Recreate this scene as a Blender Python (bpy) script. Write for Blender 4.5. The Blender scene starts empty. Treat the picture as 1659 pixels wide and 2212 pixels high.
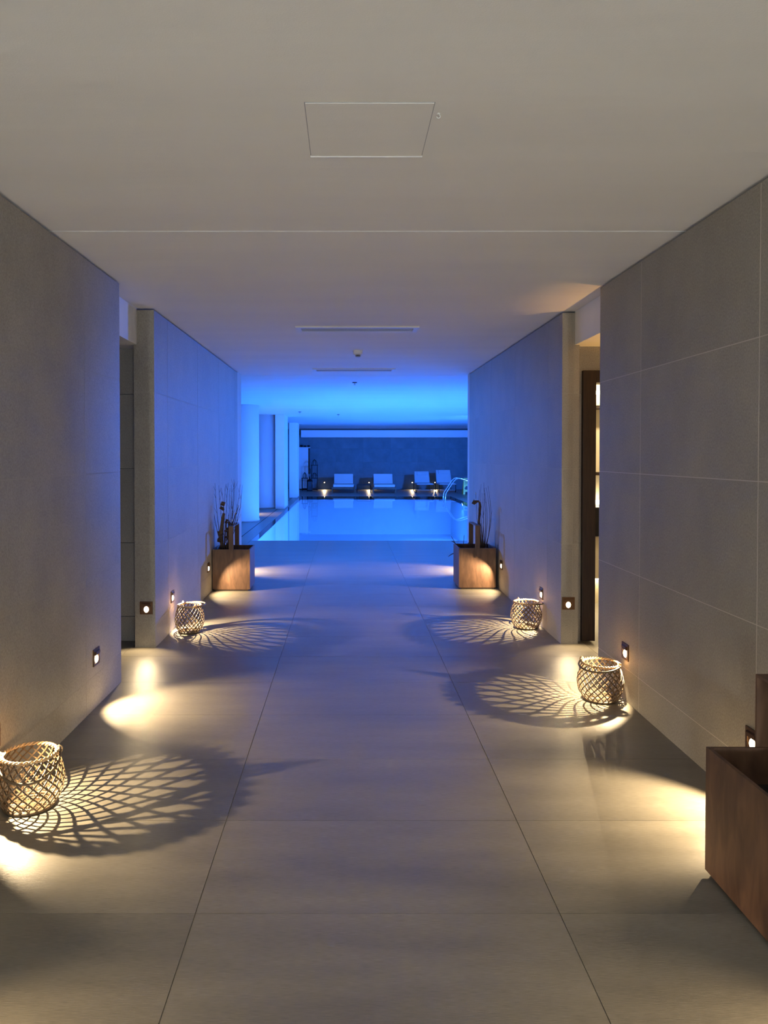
import bpy, bmesh, math, random
from mathutils import Vector, Matrix
random.seed(7)
PI = math.pi
scene = bpy.context.scene
C = scene.collection

# ------------------------------------------------------------------ camera
F_PX, W_PX = 1545.0, 1659.0
CAM_H = 1.51
PITCH = math.radians(1.0)
cam_d = bpy.data.cameras.new('camera')
cam_d.sensor_fit = 'HORIZONTAL'
cam_d.sensor_width = 36.0
cam_d.lens = F_PX / W_PX * 36.0
cam_d.shift_x = 79.5 / W_PX
cam_d.shift_y = -(123.0 - F_PX * math.tan(PITCH)) / W_PX
cam_d.clip_start = 0.05
cam = bpy.data.objects.new('camera', cam_d)
cam.location = (0, 0, CAM_H)
cam.rotation_euler = (PI / 2 - PITCH, 0, 0)
C.objects.link(cam)
scene.camera = cam

# ------------------------------------------------------------------ world and exposure
world = bpy.data.worlds.new('world')
scene.world = world
world.use_nodes = True
world.node_tree.nodes['Background'].inputs[0].default_value = (0.02, 0.025, 0.035, 1)
world.node_tree.nodes['Background'].inputs[1].default_value = 1.0
vs = scene.view_settings
vs.view_transform = 'Standard'
vs.look = 'None'
vs.gamma = 1.0
vs.use_curve_mapping = False
vs.exposure = 0.85
scene.cycles.max_bounces = 8
scene.cycles.diffuse_bounces = 3
scene.cycles.glossy_bounces = 2
scene.cycles.transmission_bounces = 2
scene.cycles.use_adaptive_sampling = True
scene.cycles.adaptive_threshold = 0.03

WARM = (1.0, 0.74, 0.42)
BLUE = (0.03, 0.175, 1.0)
LAMP_W = 43.0          # watts of one low wall lamp
POOL_W = 98.0          # watts of one underwater pool lamp
GLOBE_W = 112.0         # watts of one unseen globe lamp added behind the camera
FLOOD_W = 2200.0        # watts of one unseen blue floodlight added in the pool hall

# ------------------------------------------------------------------ dimensions (metres; y runs down the corridor)
CEIL = 2.652
XL, XR = -1.505, 1.71            # corridor wall faces
YL, YR = 4.74, 4.85              # ends of the near walls
YLF, YRF = 5.59, 5.70            # starts of the far walls
YLE, YRE = 9.82, 10.02           # ends of the far walls
TL, TR = 0.16, 0.137             # thickness of the far walls
HALL_L, HALL_R = -2.74, 5.7
HALL_Y0, HALL_Y1 = 10.02, 31.5
PX0, PX1, PY0, PY1 = -1.71, 3.8, 12.6, 26.2
BACK = -4.2

# ------------------------------------------------------------------ material helpers
def _mat(name):
    m = bpy.data.materials.new(name)
    m.use_nodes = True
    nt = m.node_tree
    return m, nt, nt.nodes['Principled BSDF']

def plain(name, col, rough=0.5, metal=0.0, noise=0.0, nscale=20.0, bump=0.0, spec=0.5):
    m, nt, b = _mat(name)
    b.inputs['Base Color'].default_value = (*col, 1)
    b.inputs['Roughness'].default_value = rough
    b.inputs['Metallic'].default_value = metal
    b.inputs['Specular IOR Level'].default_value = spec
    if noise or bump:
        g = nt.nodes.new('ShaderNodeNewGeometry')
        n = nt.nodes.new('ShaderNodeTexNoise')
        n.inputs['Scale'].default_value = nscale
        n.inputs['Detail'].default_value = 5
        nt.links.new(g.outputs['Position'], n.inputs['Vector'])
        if noise:
            r = nt.nodes.new('ShaderNodeMix'); r.data_type = 'RGBA'
            r.inputs['A'].default_value = (*[c * (1 - noise) for c in col], 1)
            r.inputs['B'].default_value = (*[min(1, c * (1 + noise)) for c in col], 1)
            nt.links.new(n.outputs['Fac'], r.inputs['Factor'])
            nt.links.new(r.outputs['Result'], b.inputs['Base Color'])
        if bump:
            bp = nt.nodes.new('ShaderNodeBump')
            bp.inputs['Strength'].default_value = bump
            bp.inputs['Distance'].default_value = 0.01
            nt.links.new(n.outputs['Fac'], bp.inputs['Height'])
            nt.links.new(bp.outputs['Normal'], b.inputs['Normal'])
    return m

def stone(name, col, rough, stretch, contrast, grain_bump, spec=0.5, tint=0.05, fine=260.0):
    """porcelain stone tile: soft clouds, fine brushed grain, a little change from tile to tile"""
    m, nt, b = _mat(name)
    L = nt.links.new
    g = nt.nodes.new('ShaderNodeNewGeometry')
    oi = nt.nodes.new('ShaderNodeObjectInfo')
    off = nt.nodes.new('ShaderNodeVectorMath'); off.operation = 'MULTIPLY_ADD'
    off.inputs[1].default_value = (9.0, 9.0, 9.0)
    comb = nt.nodes.new('ShaderNodeCombineXYZ')
    for k in range(3): L(oi.outputs['Random'], comb.inputs[k])
    L(comb.outputs[0], off.inputs[0]); L(g.outputs['Position'], off.inputs[2])
    mp = nt.nodes.new('ShaderNodeMapping'); mp.inputs['Scale'].default_value = stretch
    L(off.outputs[0], mp.inputs['Vector'])
    n1 = nt.nodes.new('ShaderNodeTexNoise'); n1.inputs['Scale'].default_value = 2.2; n1.inputs['Detail'].default_value = 5
    n1.inputs['Roughness'].default_value = 0.62
    L(mp.outputs[0], n1.inputs['Vector'])
    n2 = nt.nodes.new('ShaderNodeTexNoise'); n2.inputs['Scale'].default_value = fine; n2.inputs['Detail'].default_value = 2
    mp2 = nt.nodes.new('ShaderNodeMapping'); mp2.inputs['Scale'].default_value = tuple(max(0.06, s * s * 0.5) for s in stretch)
    L(g.outputs['Position'], mp2.inputs['Vector']); L(mp2.outputs[0], n2.inputs['Vector'])
    mx = nt.nodes.new('ShaderNodeMix'); mx.data_type = 'RGBA'
    mx.inputs['A'].default_value = (*[c * (1 - contrast) for c in col], 1)
    mx.inputs['B'].default_value = (*[c * (1 + contrast) for c in col], 1)
    cr = nt.nodes.new('ShaderNodeMapRange'); cr.inputs[1].default_value = 0.3; cr.inputs[2].default_value = 0.7
    L(n1.outputs['Fac'], cr.inputs[0]); L(cr.outputs[0], mx.inputs['Factor'])
    hs = nt.nodes.new('ShaderNodeHueSaturation')
    vr = nt.nodes.new('ShaderNodeMapRange'); vr.inputs[3].default_value = 1 - tint; vr.inputs[4].default_value = 1 + tint
    L(oi.outputs['Random'], vr.inputs[0]); L(vr.outputs[0], hs.inputs['Value'])
    L(mx.outputs['Result'], hs.inputs['Color'])
    sp = nt.nodes.new('ShaderNodeMix'); sp.data_type = 'RGBA'; sp.blend_type = 'MULTIPLY'
    sp.inputs['Factor'].default_value = 1.0
    fr = nt.nodes.new('ShaderNodeMapRange'); fr.inputs[1].default_value = 0.25; fr.inputs[2].default_value = 0.75
    fr.inputs[3].default_value = 0.78; fr.inputs[4].default_value = 1.22
    L(n2.outputs['Fac'], fr.inputs[0]); L(hs.outputs[0], sp.inputs['A']); L(fr.outputs[0], sp.inputs['B'])
    L(sp.outputs['Result'], b.inputs['Base Color'])
    rr = nt.nodes.new('ShaderNodeMapRange'); rr.inputs[3].default_value = rough - 0.06; rr.inputs[4].default_value = rough + 0.08
    L(n1.outputs['Fac'], rr.inputs[0]); L(rr.outputs[0], b.inputs['Roughness'])
    b.inputs['Specular IOR Level'].default_value = spec
    bp = nt.nodes.new('ShaderNodeBump'); bp.inputs['Strength'].default_value = grain_bump; bp.inputs['Distance'].default_value = 0.002
    L(n2.outputs['Fac'], bp.inputs['Height']); L(bp.outputs['Normal'], b.inputs['Normal'])
    return m

def plaster(name, col):
    m, nt, b = _mat(name)
    L = nt.links.new
    g = nt.nodes.new('ShaderNodeNewGeometry')
    mp = nt.nodes.new('ShaderNodeMapping'); mp.inputs['Scale'].default_value = (0.35, 2.4, 1.0)
    L(g.outputs['Position'], mp.inputs['Vector'])
    n = nt.nodes.new('ShaderNodeTexNoise'); n.inputs['Scale'].default_value = 1.6; n.inputs['Detail'].default_value = 3
    L(mp.outputs[0], n.inputs['Vector'])
    n2 = nt.nodes.new('ShaderNodeTexNoise'); n2.inputs['Scale'].default_value = 190; n2.inputs['Detail'].default_value = 2
    L(g.outputs['Position'], n2.inputs['Vector'])
    mx = nt.nodes.new('ShaderNodeMix'); mx.data_type = 'RGBA'
    mx.inputs['A'].default_value = (*[c * 0.95 for c in col], 1); mx.inputs['B'].default_value = (*[c * 1.05 for c in col], 1)
    L(n.outputs['Fac'], mx.inputs['Factor']); L(mx.outputs['Result'], b.inputs['Base Color'])
    b.inputs['Roughness'].default_value = 0.75
    ad = nt.nodes.new('ShaderNodeMath'); ad.operation = 'MULTIPLY_ADD'; ad.inputs[1].default_value = 0.06
    L(n2.outputs['Fac'], ad.inputs[0]); L(n.outputs['Fac'], ad.inputs[2])
    bp = nt.nodes.new('ShaderNodeBump'); bp.inputs['Strength'].default_value = 0.25; bp.inputs['Distance'].default_value = 0.03
    L(ad.outputs[0], bp.inputs['Height']); L(bp.outputs['Normal'], b.inputs['Normal'])
    return m

def wood(name, dark, light, axis=(14, 14, 1.2), rough=0.45):
    m, nt, b = _mat(name)
    L = nt.links.new
    tc = nt.nodes.new('ShaderNodeTexCoord')
    mp = nt.nodes.new('ShaderNodeMapping'); mp.inputs['Scale'].default_value = axis
    L(tc.outputs['Object'], mp.inputs['Vector'])
    n = nt.nodes.new('ShaderNodeTexNoise'); n.inputs['Scale'].default_value = 4; n.inputs['Detail'].default_value = 7
    n.inputs['Distortion'].default_value = 0.6
    L(mp.outputs[0], n.inputs['Vector'])
    mx = nt.nodes.new('ShaderNodeMix'); mx.data_type = 'RGBA'
    mx.inputs['A'].default_value = (*dark, 1); mx.inputs['B'].default_value = (*light, 1)
    cr = nt.nodes.new('ShaderNodeMapRange'); cr.inputs[1].default_value = 0.3; cr.inputs[2].default_value = 0.7
    L(n.outputs['Fac'], cr.inputs[0]); L(cr.outputs[0], mx.inputs['Factor'])
    L(mx.outputs['Result'], b.inputs['Base Color'])
    b.inputs['Roughness'].default_value = rough
    bp = nt.nodes.new('ShaderNodeBump'); bp.inputs['Strength'].default_value = 0.15; bp.inputs['Distance'].default_value = 0.003
    L(n.outputs['Fac'], bp.inputs['Height']); L(bp.outputs['Normal'], b.inputs['Normal'])
    return m

def glow(name, col, strength):
    m, nt, b = _mat(name)
    b.inputs['Base Color'].default_value = (*col, 1)
    b.inputs['Emission Color'].default_value = (*col, 1)
    b.inputs['Emission Strength'].default_value = strength
    if name not in ('led strip', 'fill globe'): m.cycles.emission_sampling = 'NONE'      # lit by the lamp objects beside them
    return m

def water_mat():
    m, nt, b = _mat('pool water')
    nt.nodes.remove(b)
    L = nt.links.new
    out = nt.nodes['Material Output']
    fr = nt.nodes.new('ShaderNodeFresnel'); fr.inputs['IOR'].default_value = 1.33
    tr = nt.nodes.new('ShaderNodeBsdfTransparent'); tr.inputs['Color'].default_value = (0.86, 0.96, 1.0, 1)
    gl = nt.nodes.new('ShaderNodeBsdfGlossy'); gl.inputs['Roughness'].default_value = 0.015
    g = nt.nodes.new('ShaderNodeNewGeometry')
    n = nt.nodes.new('ShaderNodeTexNoise'); n.inputs['Scale'].default_value = 1.1; n.inputs['Detail'].default_value = 2
    L(g.outputs['Position'], n.inputs['Vector'])
    bp = nt.nodes.new('ShaderNodeBump'); bp.inputs['Strength'].default_value = 0.05; bp.inputs['Distance'].default_value = 0.01
    L(n.outputs['Fac'], bp.inputs['Height'])
    L(bp.outputs['Normal'], fr.inputs['Normal']); L(bp.outputs['Normal'], gl.inputs['Normal'])
    mx = nt.nodes.new('ShaderNodeMixShader')
    L(fr.outputs[0], mx.inputs[0]); L(tr.outputs[0], mx.inputs[1]); L(gl.outputs[0], mx.inputs[2])
    L(mx.outputs[0], out.inputs['Surface'])
    return m

M = dict(
    floor=stone('floor stone', (0.21, 0.192, 0.158), 0.36, (0.45, 2.2, 1.0), 0.20, 0.35, spec=0.5, tint=0.03),
    wall=stone('wall stone', (0.36, 0.335, 0.285), 0.55, (1.2, 1.2, 0.9), 0.10, 0.12, spec=0.3, tint=0.03),
    darkwall=stone('dark wall stone', (0.13, 0.21, 0.23), 0.55, (1.0, 1.0, 0.8), 0.16, 0.1, spec=0.3, tint=0.03),
    wgrout=plain('pale wall grout', (0.62, 0.58, 0.52), 0.8),
    fgrout=plain('floor grout', (0.24, 0.215, 0.175), 0.8),
    lgrout=plain('tone wall grout', (0.40, 0.37, 0.315), 0.8),
    dgrout=plain('dark grout', (0.14, 0.14, 0.13), 0.8),
    ceil=plaster('ceiling plaster', (0.88, 0.875, 0.855)),
    white=plain('white lacquer', (0.82, 0.82, 0.80), 0.4),
    gap=plain('shadow gap', (0.03, 0.03, 0.03), 0.9),
    pool=plain('pool lining', (0.88, 0.92, 0.94), 0.5, noise=0.03, nscale=1.2),
    water=water_mat(),
    bronze=plain('bronze bezel', (0.16, 0.09, 0.045), 0.35, 0.8),
    steel=plain('polished steel', (0.75, 0.77, 0.8), 0.15, 1.0),
    darkmetal=plain('black metal', (0.015, 0.014, 0.016), 0.45, 0.5),
    grille=plain('grey grille', (0.42, 0.43, 0.45), 0.5),
    lens=glow('lamp lens', (1.0, 0.84, 0.56), 7.0),
    globe=glow('fill globe', (0.88, 0.96, 1.0), GLOBE_W / (PI * 4 * PI * 0.12 ** 2)),  # glowing skin of the fill lamps added behind the camera
    poollens=glow('pool lamp lens', (0.45, 0.85, 1.0), 14.0),
    ledstrip=glow('led strip', (1.0, 0.84, 0.55), 9.0),
    corten=wood('rusty steel sheet', (0.085, 0.043, 0.026), (0.185, 0.098, 0.056), (5, 5, 1.3), 0.5),
    corten_in=plain('dark steel inside', (0.05, 0.03, 0.022), 0.7, noise=0.2),
    soil=plain('dark soil', (0.02, 0.016, 0.012), 0.95, noise=0.3, nscale=60, bump=0.6),
    cane=wood('cane', (0.085, 0.053, 0.027), (0.20, 0.135, 0.072), (60, 60, 60), 0.5),
    cane_d=wood('dark cane', (0.045, 0.028, 0.014), (0.105, 0.068, 0.036), (60, 60, 60), 0.55),
    canerim=wood('pale cane binding', (0.42, 0.27, 0.13), (0.62, 0.44, 0.25), (90, 90, 90), 0.5),
    twig=wood('dry twig', (0.035, 0.02, 0.012), (0.10, 0.055, 0.03), (40, 40, 8), 0.7),
    bark=wood('curled bark', (0.045, 0.026, 0.015), (0.12, 0.07, 0.04), (30, 30, 10), 0.7),
    bud=plain('pale bud', (0.6, 0.52, 0.4), 0.7),
    darkwood=wood('dark stained wood', (0.014, 0.007, 0.005), (0.04, 0.019, 0.011), (18, 18, 1.2), 0.45),
    midwood=wood('teak slat', (0.10, 0.06, 0.035), (0.22, 0.14, 0.085), (2, 18, 18), 0.5),
    cushion=plain('pale cushion fabric', (0.74, 0.74, 0.72), 0.85, noise=0.05, nscale=90, bump=0.2),
    sling=plain('light mesh sling', (0.62, 0.63, 0.64), 0.8, noise=0.06, nscale=120),
    signyellow=plain('yellow plastic', (0.85, 0.74, 0.12), 0.4),
    signink=plain('black print', (0.03, 0.03, 0.03), 0.5),
    cream=plain('cream plaster', (0.78, 0.68, 0.48), 0.7, noise=0.04, nscale=3),
    glass=plain('grey glass', (0.08, 0.09, 0.1), 0.05),
)

# ------------------------------------------------------------------ mesh helpers
def box(bm, x0, x1, y0, y1, z0, z1):
    v = [bm.verts.new(p) for p in ((x0,y0,z0),(x1,y0,z0),(x1,y1,z0),(x0,y1,z0),(x0,y0,z1),(x1,y0,z1),(x1,y1,z1),(x0,y1,z1))]
    for f in ((0,3,2,1),(4,5,6,7),(0,1,5,4),(1,2,6,5),(2,3,7,6),(3,0,4,7)):
        bm.faces.new([v[i] for i in f])
    return v

def bevel(bm, w, seg=2):
    bmesh.ops.bevel(bm, geom=list(bm.edges), offset=w, segments=seg, profile=0.7, affect='EDGES', clamp_overlap=True)

def bar(bm, a, b, r, n=8):
    tube(bm, [a, b], r, n)

def tube(bm, pts, r, n=8, closed=False, caps=True):
    pts = [Vector(p) for p in pts]
    rs = r if isinstance(r, (list, tuple)) else [r] * len(pts)
    m = len(pts)
    rings = []
    up = Vector((0.13, 0.21, 0.97)).normalized()
    prev = None
    for i, p in enumerate(pts):
        a = pts[(i - 1) % m] if (closed or i > 0) else p
        c = pts[(i + 1) % m] if (closed or i < m - 1) else p
        t = (c - a).normalized()
        if prev is None:
            nrm = up.cross(t)
            if nrm.length < 0.05: nrm = Vector((1, 0, 0)).cross(t)
            nrm.normalize()
        else:
            nrm = prev - t * prev.dot(t)
            nrm.normalize()
        prev = nrm
        bn = t.cross(nrm)
        rings.append([bm.verts.new(p + (nrm * math.cos(2*PI*k/n) + bn * math.sin(2*PI*k/n)) * rs[i]) for k in range(n)])
    for i in range(m if closed else m - 1):
        A, B = rings[i], rings[(i + 1) % m]
        for k in range(n):
            bm.faces.new((A[k], A[(k+1) % n], B[(k+1) % n], B[k]))
    if caps and not closed:
        bm.faces.new(rings[0][::-1]); bm.faces.new(rings[-1])

def lathe(bm, prof, n=24, c=(0, 0, 0), close=True):
    rings = []
    for r, z in prof:
        rings.append([bm.verts.new((c[0] + r * math.cos(2*PI*k/n), c[1] + r * math.sin(2*PI*k/n), c[2] + z)) for k in range(n)])
    for A, B in zip(rings, rings[1:]):
        for k in range(n):
            bm.faces.new((A[k], A[(k+1) % n], B[(k+1) % n], B[k]))
    if close:
        bm.faces.new(rings[0][::-1]); bm.faces.new(rings[-1])

def ribbon(bm, pts, wdirs, ws, th):
    """flat strip: centre points, width directions, widths, thickness"""
    rings = []
    n = len(pts)
    for i in range(n):
        p = Vector(pts[i]); t = (Vector(pts[min(n-1, i+1)]) - Vector(pts[max(0, i-1)])).normalized()
        w = Vector(wdirs[i]); w = (w - t * w.dot(t)).normalized()
        nn = t.cross(w)
        hw = (ws[i] if isinstance(ws, (list, tuple)) else ws) / 2
        rings.append([bm.verts.new(p + w * a * hw + nn * b * th / 2) for a, b in ((-1,-1),(1,-1),(1,1),(-1,1))])
    for A, B in zip(rings, rings[1:]):
        for k in range(4):
            bm.faces.new((A[k], A[(k+1) % 4], B[(k+1) % 4], B[k]))
    bm.faces.new(rings[0][::-1]); bm.faces.new(rings[-1])

def mesh_of(bm, name, mat, smooth=False):
    bmesh.ops.recalc_face_normals(bm, faces=list(bm.faces))
    me = bpy.data.meshes.new(name)
    bm.to_mesh(me); bm.free()
    me.materials.append(M[mat])
    if smooth:
        for p in me.polygons: p.use_smooth = True
    return me

def link(name, me, parent=None, loc=None):
    o = bpy.data.objects.new(name, me)
    C.objects.link(o)
    if parent is not None: o.parent = parent
    if loc is not None: o.location = loc
    return o

def obj(name, bm, mat, parent=None, smooth=False, loc=None, label=None):
    o = link(name, mesh_of(bm, name, mat, smooth), parent, loc)
    if label: o['label'] = label
    return o

def bx(name, mat, parent, x0, x1, y0, y1, z0, z1, bev=0.0, label=None):
    bm = bmesh.new(); box(bm, x0, x1, y0, y1, z0, z1)
    if bev: bevel(bm, bev)
    return obj(name, bm, mat, parent, smooth=False, label=label)

def struct(name, bm, mat, label=None):
    o = obj(name, bm, mat)
    o['kind'] = 'structure'
    if label: o['label'] = label
    return o

def struct_boxes(name, mat, boxes, label=None):
    bm = bmesh.new()
    for b in boxes: box(bm, *b)
    return struct(name, bm, mat, label)

def thing(name, label, cat, loc=(0, 0, 0), rotz=0.0, group=None):
    o = bpy.data.objects.new(name, None)
    C.objects.link(o)
    o.empty_display_size = 0.1
    o.location = loc; o.rotation_euler = (0, 0, rotz)
    o['label'] = label; o['category'] = cat
    if group: o['group'] = group
    return o

def copy_tree(o, parent=None):
    c = o.copy(); C.objects.link(c); c.parent = parent
    for ch in list(o.children):
        if ch.type != 'LIGHT': copy_tree(ch, c)
    return c

# ------------------------------------------------------------------ tiles (shared meshes)
_tile_cache = {}
def tile(parent, mat, x0, x1, y0, y1, z0, z1, name='tile'):
    k = (mat, round(x1-x0, 4), round(y1-y0, 4), round(z1-z0, 4))
    if k not in _tile_cache:
        bm = bmesh.new(); hx, hy, hz = (x1-x0)/2, (y1-y0)/2, (z1-z0)/2
        box(bm, -hx, hx, -hy, hy, -hz, hz)
        _tile_cache[k] = mesh_of(bm, name, mat)
    return link(name, _tile_cache[k], parent, ((x0+x1)/2, (y0+y1)/2, (z0+z1)/2))

def cuts(a, b, origin, step):
    k = math.floor((a - origin) / step) + 1
    out = [a]
    while origin + k * step < b - 0.02:
        v = origin + k * step
        if v > a + 0.02: out.append(v)
        k += 1
    return out + [b]

ROWS = [0.0, 0.2, 0.8, 1.4, 2.0, CEIL - 0.014]
def tiles_x(parent, X, side, ya, yb, oy, mat='wall', rows=ROWS, g=0.0022, gv=0.0035):
    """tiles on a plane x = X whose room side is `side` (+1: room towards +x)"""
    cy = cuts(ya, yb, oy, 1.2)
    for a, b in zip(cy, cy[1:]):
        for c, d in zip(rows, rows[1:]):
            x0, x1 = (X - 0.012, X) if side > 0 else (X, X + 0.012)
            tile(parent, mat, x0, x1, a + (gv if a > ya else 0), b - (gv if b < yb else 0), c + (g if c > 0 else 0), d - (g if d < rows[-1] else 0))
def tiles_y(parent, Y, xa, xb, ox, mat='wall', rows=ROWS, g=0.0025):
    """tiles on a plane y = Y facing the camera"""
    cx = cuts(xa, xb, ox, 1.2)
    for a, b in zip(cx, cx[1:]):
        for c, d in zip(rows, rows[1:]):
            tile(parent, mat, a + (g if a > xa else 0), b - (g if b < xb else 0), Y, Y + 0.012, c + (g if c > 0 else 0), d - (g if d < rows[-1] else 0))

# ------------------------------------------------------------------ THE SETTING
# floor: a bed of grout and tiles 1.2 x 0.6 m on it
E = 0.0025
floor = struct_boxes('floor', 'fgrout', [
    (-3.6, 3.9, BACK, HALL_Y0, -0.12, -E),
    (HALL_L, HALL_R, HALL_Y0, PY0, -0.12, -E),
    (HALL_L, PX0, PY0, PY1, -0.12, -E),
    (PX1, HALL_R, PY0, PY1, -0.12, -E),
    (HALL_L, HALL_R, PY1, HALL_Y1, -0.12, -E)])
def floor_tiles(xa, xb, ya, yb, g=0.0016, gy=0.0007):
    cx = cuts(xa, xb, -0.5, 1.2); cy = cuts(ya, yb, 2.33, 0.6)
    for a, b in zip(cx, cx[1:]):
        for c, d in zip(cy, cy[1:]):
            tile(floor, 'floor', a + (g if a > xa else 0), b - (g if b < xb else 0), c + (gy if c > ya else 0), d - (gy if d < yb else 0), -0.014, 0.0, 'floor_tile')
floor_tiles(XL, XR, BACK, HALL_Y0)
floor_tiles(-3.4, XL, YL, 5.80)
floor_tiles(XR, 3.7, YR, 7.3)
floor_tiles(HALL_L, HALL_R, HALL_Y0, PY0)
floor_tiles(HALL_L, -1.965, PY0, PY1)
floor_tiles(-1.945, PX0, PY0, PY1)
floor_tiles(PX1, HALL_R, PY0, PY1)
floor_tiles(HALL_L, HALL_R, PY1, HALL_Y1)
struct_boxes('trim_1', 'gap', [(-1.965, -1.945, PY0 + 0.05, PY1, -0.012, -0.002)], 'dark slot drain running along the pool edge')

# pool
struct_boxes('pool_basin', 'pool', [
    (PX0 - 0.15, PX1 + 0.15, PY0 - 0.15, PY1 + 0.15, -1.55, -1.40),
    (PX0 - 0.15, PX0, PY0, PY1, -1.40, -0.003),
    (PX1, PX1 + 0.15, PY0, PY1, -1.40, -0.003),
    (PX0 - 0.15, PX1 + 0.15, PY0 - 0.15, PY0, -1.40, -0.003),
    (PX0 - 0.15, PX1 + 0.15, PY1, PY1 + 0.15, -1.40, -0.003)])
bm = bmesh.new()
vv = [bm.verts.new(p) for p in ((PX0, PY0, -0.005), (PX1, PY0, -0.005), (PX1, PY1, -0.005), (PX0, PY1, -0.005))]
bm.faces.new(vv)
water = obj('pool_water', bm, 'water')
water['kind'] = 'stuff'; water['category'] = 'water'
water['label'] = 'still glowing blue water filling the indoor pool'

# ceiling: three plastered fields with open joints, under one slab
ceil = struct_boxes('ceiling', 'ceil', [(-3.6, 6.0, BACK - 0.2, HALL_Y1 + 0.4, CEIL + 0.045, CEIL + 0.2)])
def ceil_field(x0, x1, y0, y1, dz=0.0):
    bm = bmesh.new(); box(bm, x0, x1, y0, y1, CEIL + dz, CEIL + 0.045)
    o = obj('ceiling_field', bm, 'ceil', ceil); return o
ceil_field(-1.9, 2.0, BACK, 3.667, 0.0012)
ceil_field(-3.5, 3.8, 3.678, 10.235)
ceil_field(HALL_L, HALL_R, 10.25, HALL_Y1)

# near walls
wl = struct_boxes('wall_left', 'lgrout', [(XL - 0.22, XL - 0.0008, BACK, YL - 0.004, 0, CEIL - 0.016),
                                        (-3.5, XL - 0.22, YL - 0.2, YL - 0.004, 0, CEIL)])
tiles_x(wl, XL, +1, BACK, YL, 4.10)
wr = struct_boxes('wall_right', 'wgrout', [(XR + 0.0008, XR + 0.22, BACK, YR - 0.004, 0, CEIL - 0.016),
                                         (XR + 0.22, 3.8, YR - 0.2, YR - 0.004, 0, CEIL)])
tiles_x(wr, XR, -1, BACK, YR, 2.975)
# far partition walls with lit end faces
wlf = struct_boxes('wall_left_far', 'lgrout', [(XL - TL + 0.002, XL - 0.0008, YLF + 0.0008, YLE, 0, CEIL - 0.016)])
tiles_x(wlf, XL, +1, YLF, YLE, 6.0)
tiles_y(wlf, YLF, XL - TL, XL - 0.012, -9, rows=[0, 0.2, 0.8, 1.4, 2.0, CEIL - 0.014])
wrf = struct_boxes('wall_right_far', 'lgrout', [(XR + 0.0008, XR + TR - 0.002, YRF + 0.0008, YRE, 0, CEIL - 0.016)])
tiles_x(wrf, XR, -1, YRF, YRE, 6.1)
tiles_y(wrf, YRF, XR + 0.012, XR + TR, -9, rows=[0, 0.2, 0.8, 1.4, 2.0, CEIL - 0.014])
# side passage on the left: lintel, low ceiling, end wall
struct_boxes('trim_2', 'ceil', [(-3.5, XL - 0.135, YL - 0.004, YLF - 0.001, 2.37, CEIL - 0.001), (-3.5, XL - TL, YLF, 5.79, 2.37, CEIL - 0.001)], 'plastered lintel over the left side passage')
wlp = struct_boxes('wall_left_passage', 'dgrout', [(-3.5, XL - TL, 5.802, 5.95, 0, 2.37), (-3.6, -3.4, YL - 0.2, 5.95, 0, CEIL)])
tiles_y(wlp, 5.79, -3.4, XL - TL, -2.2, mat='wall', rows=[0, 0.2, 0.8, 1.4, 2.0, 2.369])
# side passage on the right
struct_boxes('trim_3', 'ceil', [(XR + 0.1, 3.8, YR - 0.004, YRF - 0.001, 2.385, CEIL - 0.001), (XR + TR, 3.8, YRF, 5.77, 2.385, CEIL - 0.001)], 'plastered lintel over the right side passage')
DX0, DX1, DTOP = 1.888, 2.90, 2.19
wrp = struct_boxes('wall_right_passage', 'wgrout', [
    (XR + TR, DX0, 5.782, 5.90, 0, 2.385), (DX1, 3.8, 5.782, 5.90, 0, 2.385), (DX0, DX1, 5.782, 5.90, DTOP, 2.385),
    (3.7, 3.9, YR - 0.2, 7.45, 0, CEIL)])
for (a, b, rows) in ((XR + TR, DX0, [0, 0.2, 0.8, 1.4, 2.0, 2.384]), (DX1, 3.7, [0, 0.2, 0.8, 1.4, 2.0, 2.384])):
    tiles_y(wrp, 5.77, a, b, -9, rows=rows)
tile(wrp, 'wall', DX0, DX1, 5.77, 5.782, DTOP, 2.384)
# lit room behind the right doorway
struct_boxes('wall_right_room', 'cream', [(XR + TR, 3.8, 7.30, 7.45, 0, CEIL), (XR + TR, 3.8, 5.90, 7.3, 2.45, CEIL - 0.001)])
# doorway: dark wooden frame
door = thing('door_1', 'dark stained wooden door frame in the right side passage', 'door', (0, 0, 0)); door['kind'] = 'structure'
bx('jamb', 'darkwood', door, DX0 + 0.002, DX0 + 0.107, 5.735, 5.90, 0.012, DTOP - 0.002, 0.004)
bx('jamb', 'darkwood', door, DX1 - 0.115, DX1 - 0.002, 5.735, 5.90, 0.012, DTOP - 0.002, 0.004)
bx('door_head', 'darkwood', door, DX0 + 0.107, DX1 - 0.115, 5.735, 5.90, DTOP - 0.10, DTOP - 0.002, 0.004)

# pool hall walls
struct_boxes('wall_front', 'wgrout', [(HALL_L, XL - 0.0008, YLE + 0.002, HALL_Y0 + 0.15, 0, CEIL), (XR + 0.0008, HALL_R, HALL_Y0, HALL_Y0 + 0.15, 0, CEIL)])
whl = struct_boxes('wall_pool_left', 'wgrout', [(HALL_L - 0.2, HALL_L, HALL_Y0, HALL_Y1, 0, CEIL)])
tiles_x(whl, HALL_L + 0.012, +1, HALL_Y0 + 0.15, HALL_Y1, 6.1)
struct_boxes('wall_pool_right', 'wall', [(HALL_R, HALL_R + 0.2, HALL_Y0, HALL_Y1, 0, CEIL)])
wb = struct_boxes('wall_back', 'dgrout', [(HALL_L - 0.2, HALL_R + 0.2, HALL_Y1 + 0.002, HALL_Y1 + 0.2, 0, CEIL)])
tiles_y(wb, HALL_Y1, HALL_L, HALL_R, -0.5, mat='darkwall', rows=[0, 0.6, 1.2, 1.8, 2.4])
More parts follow.
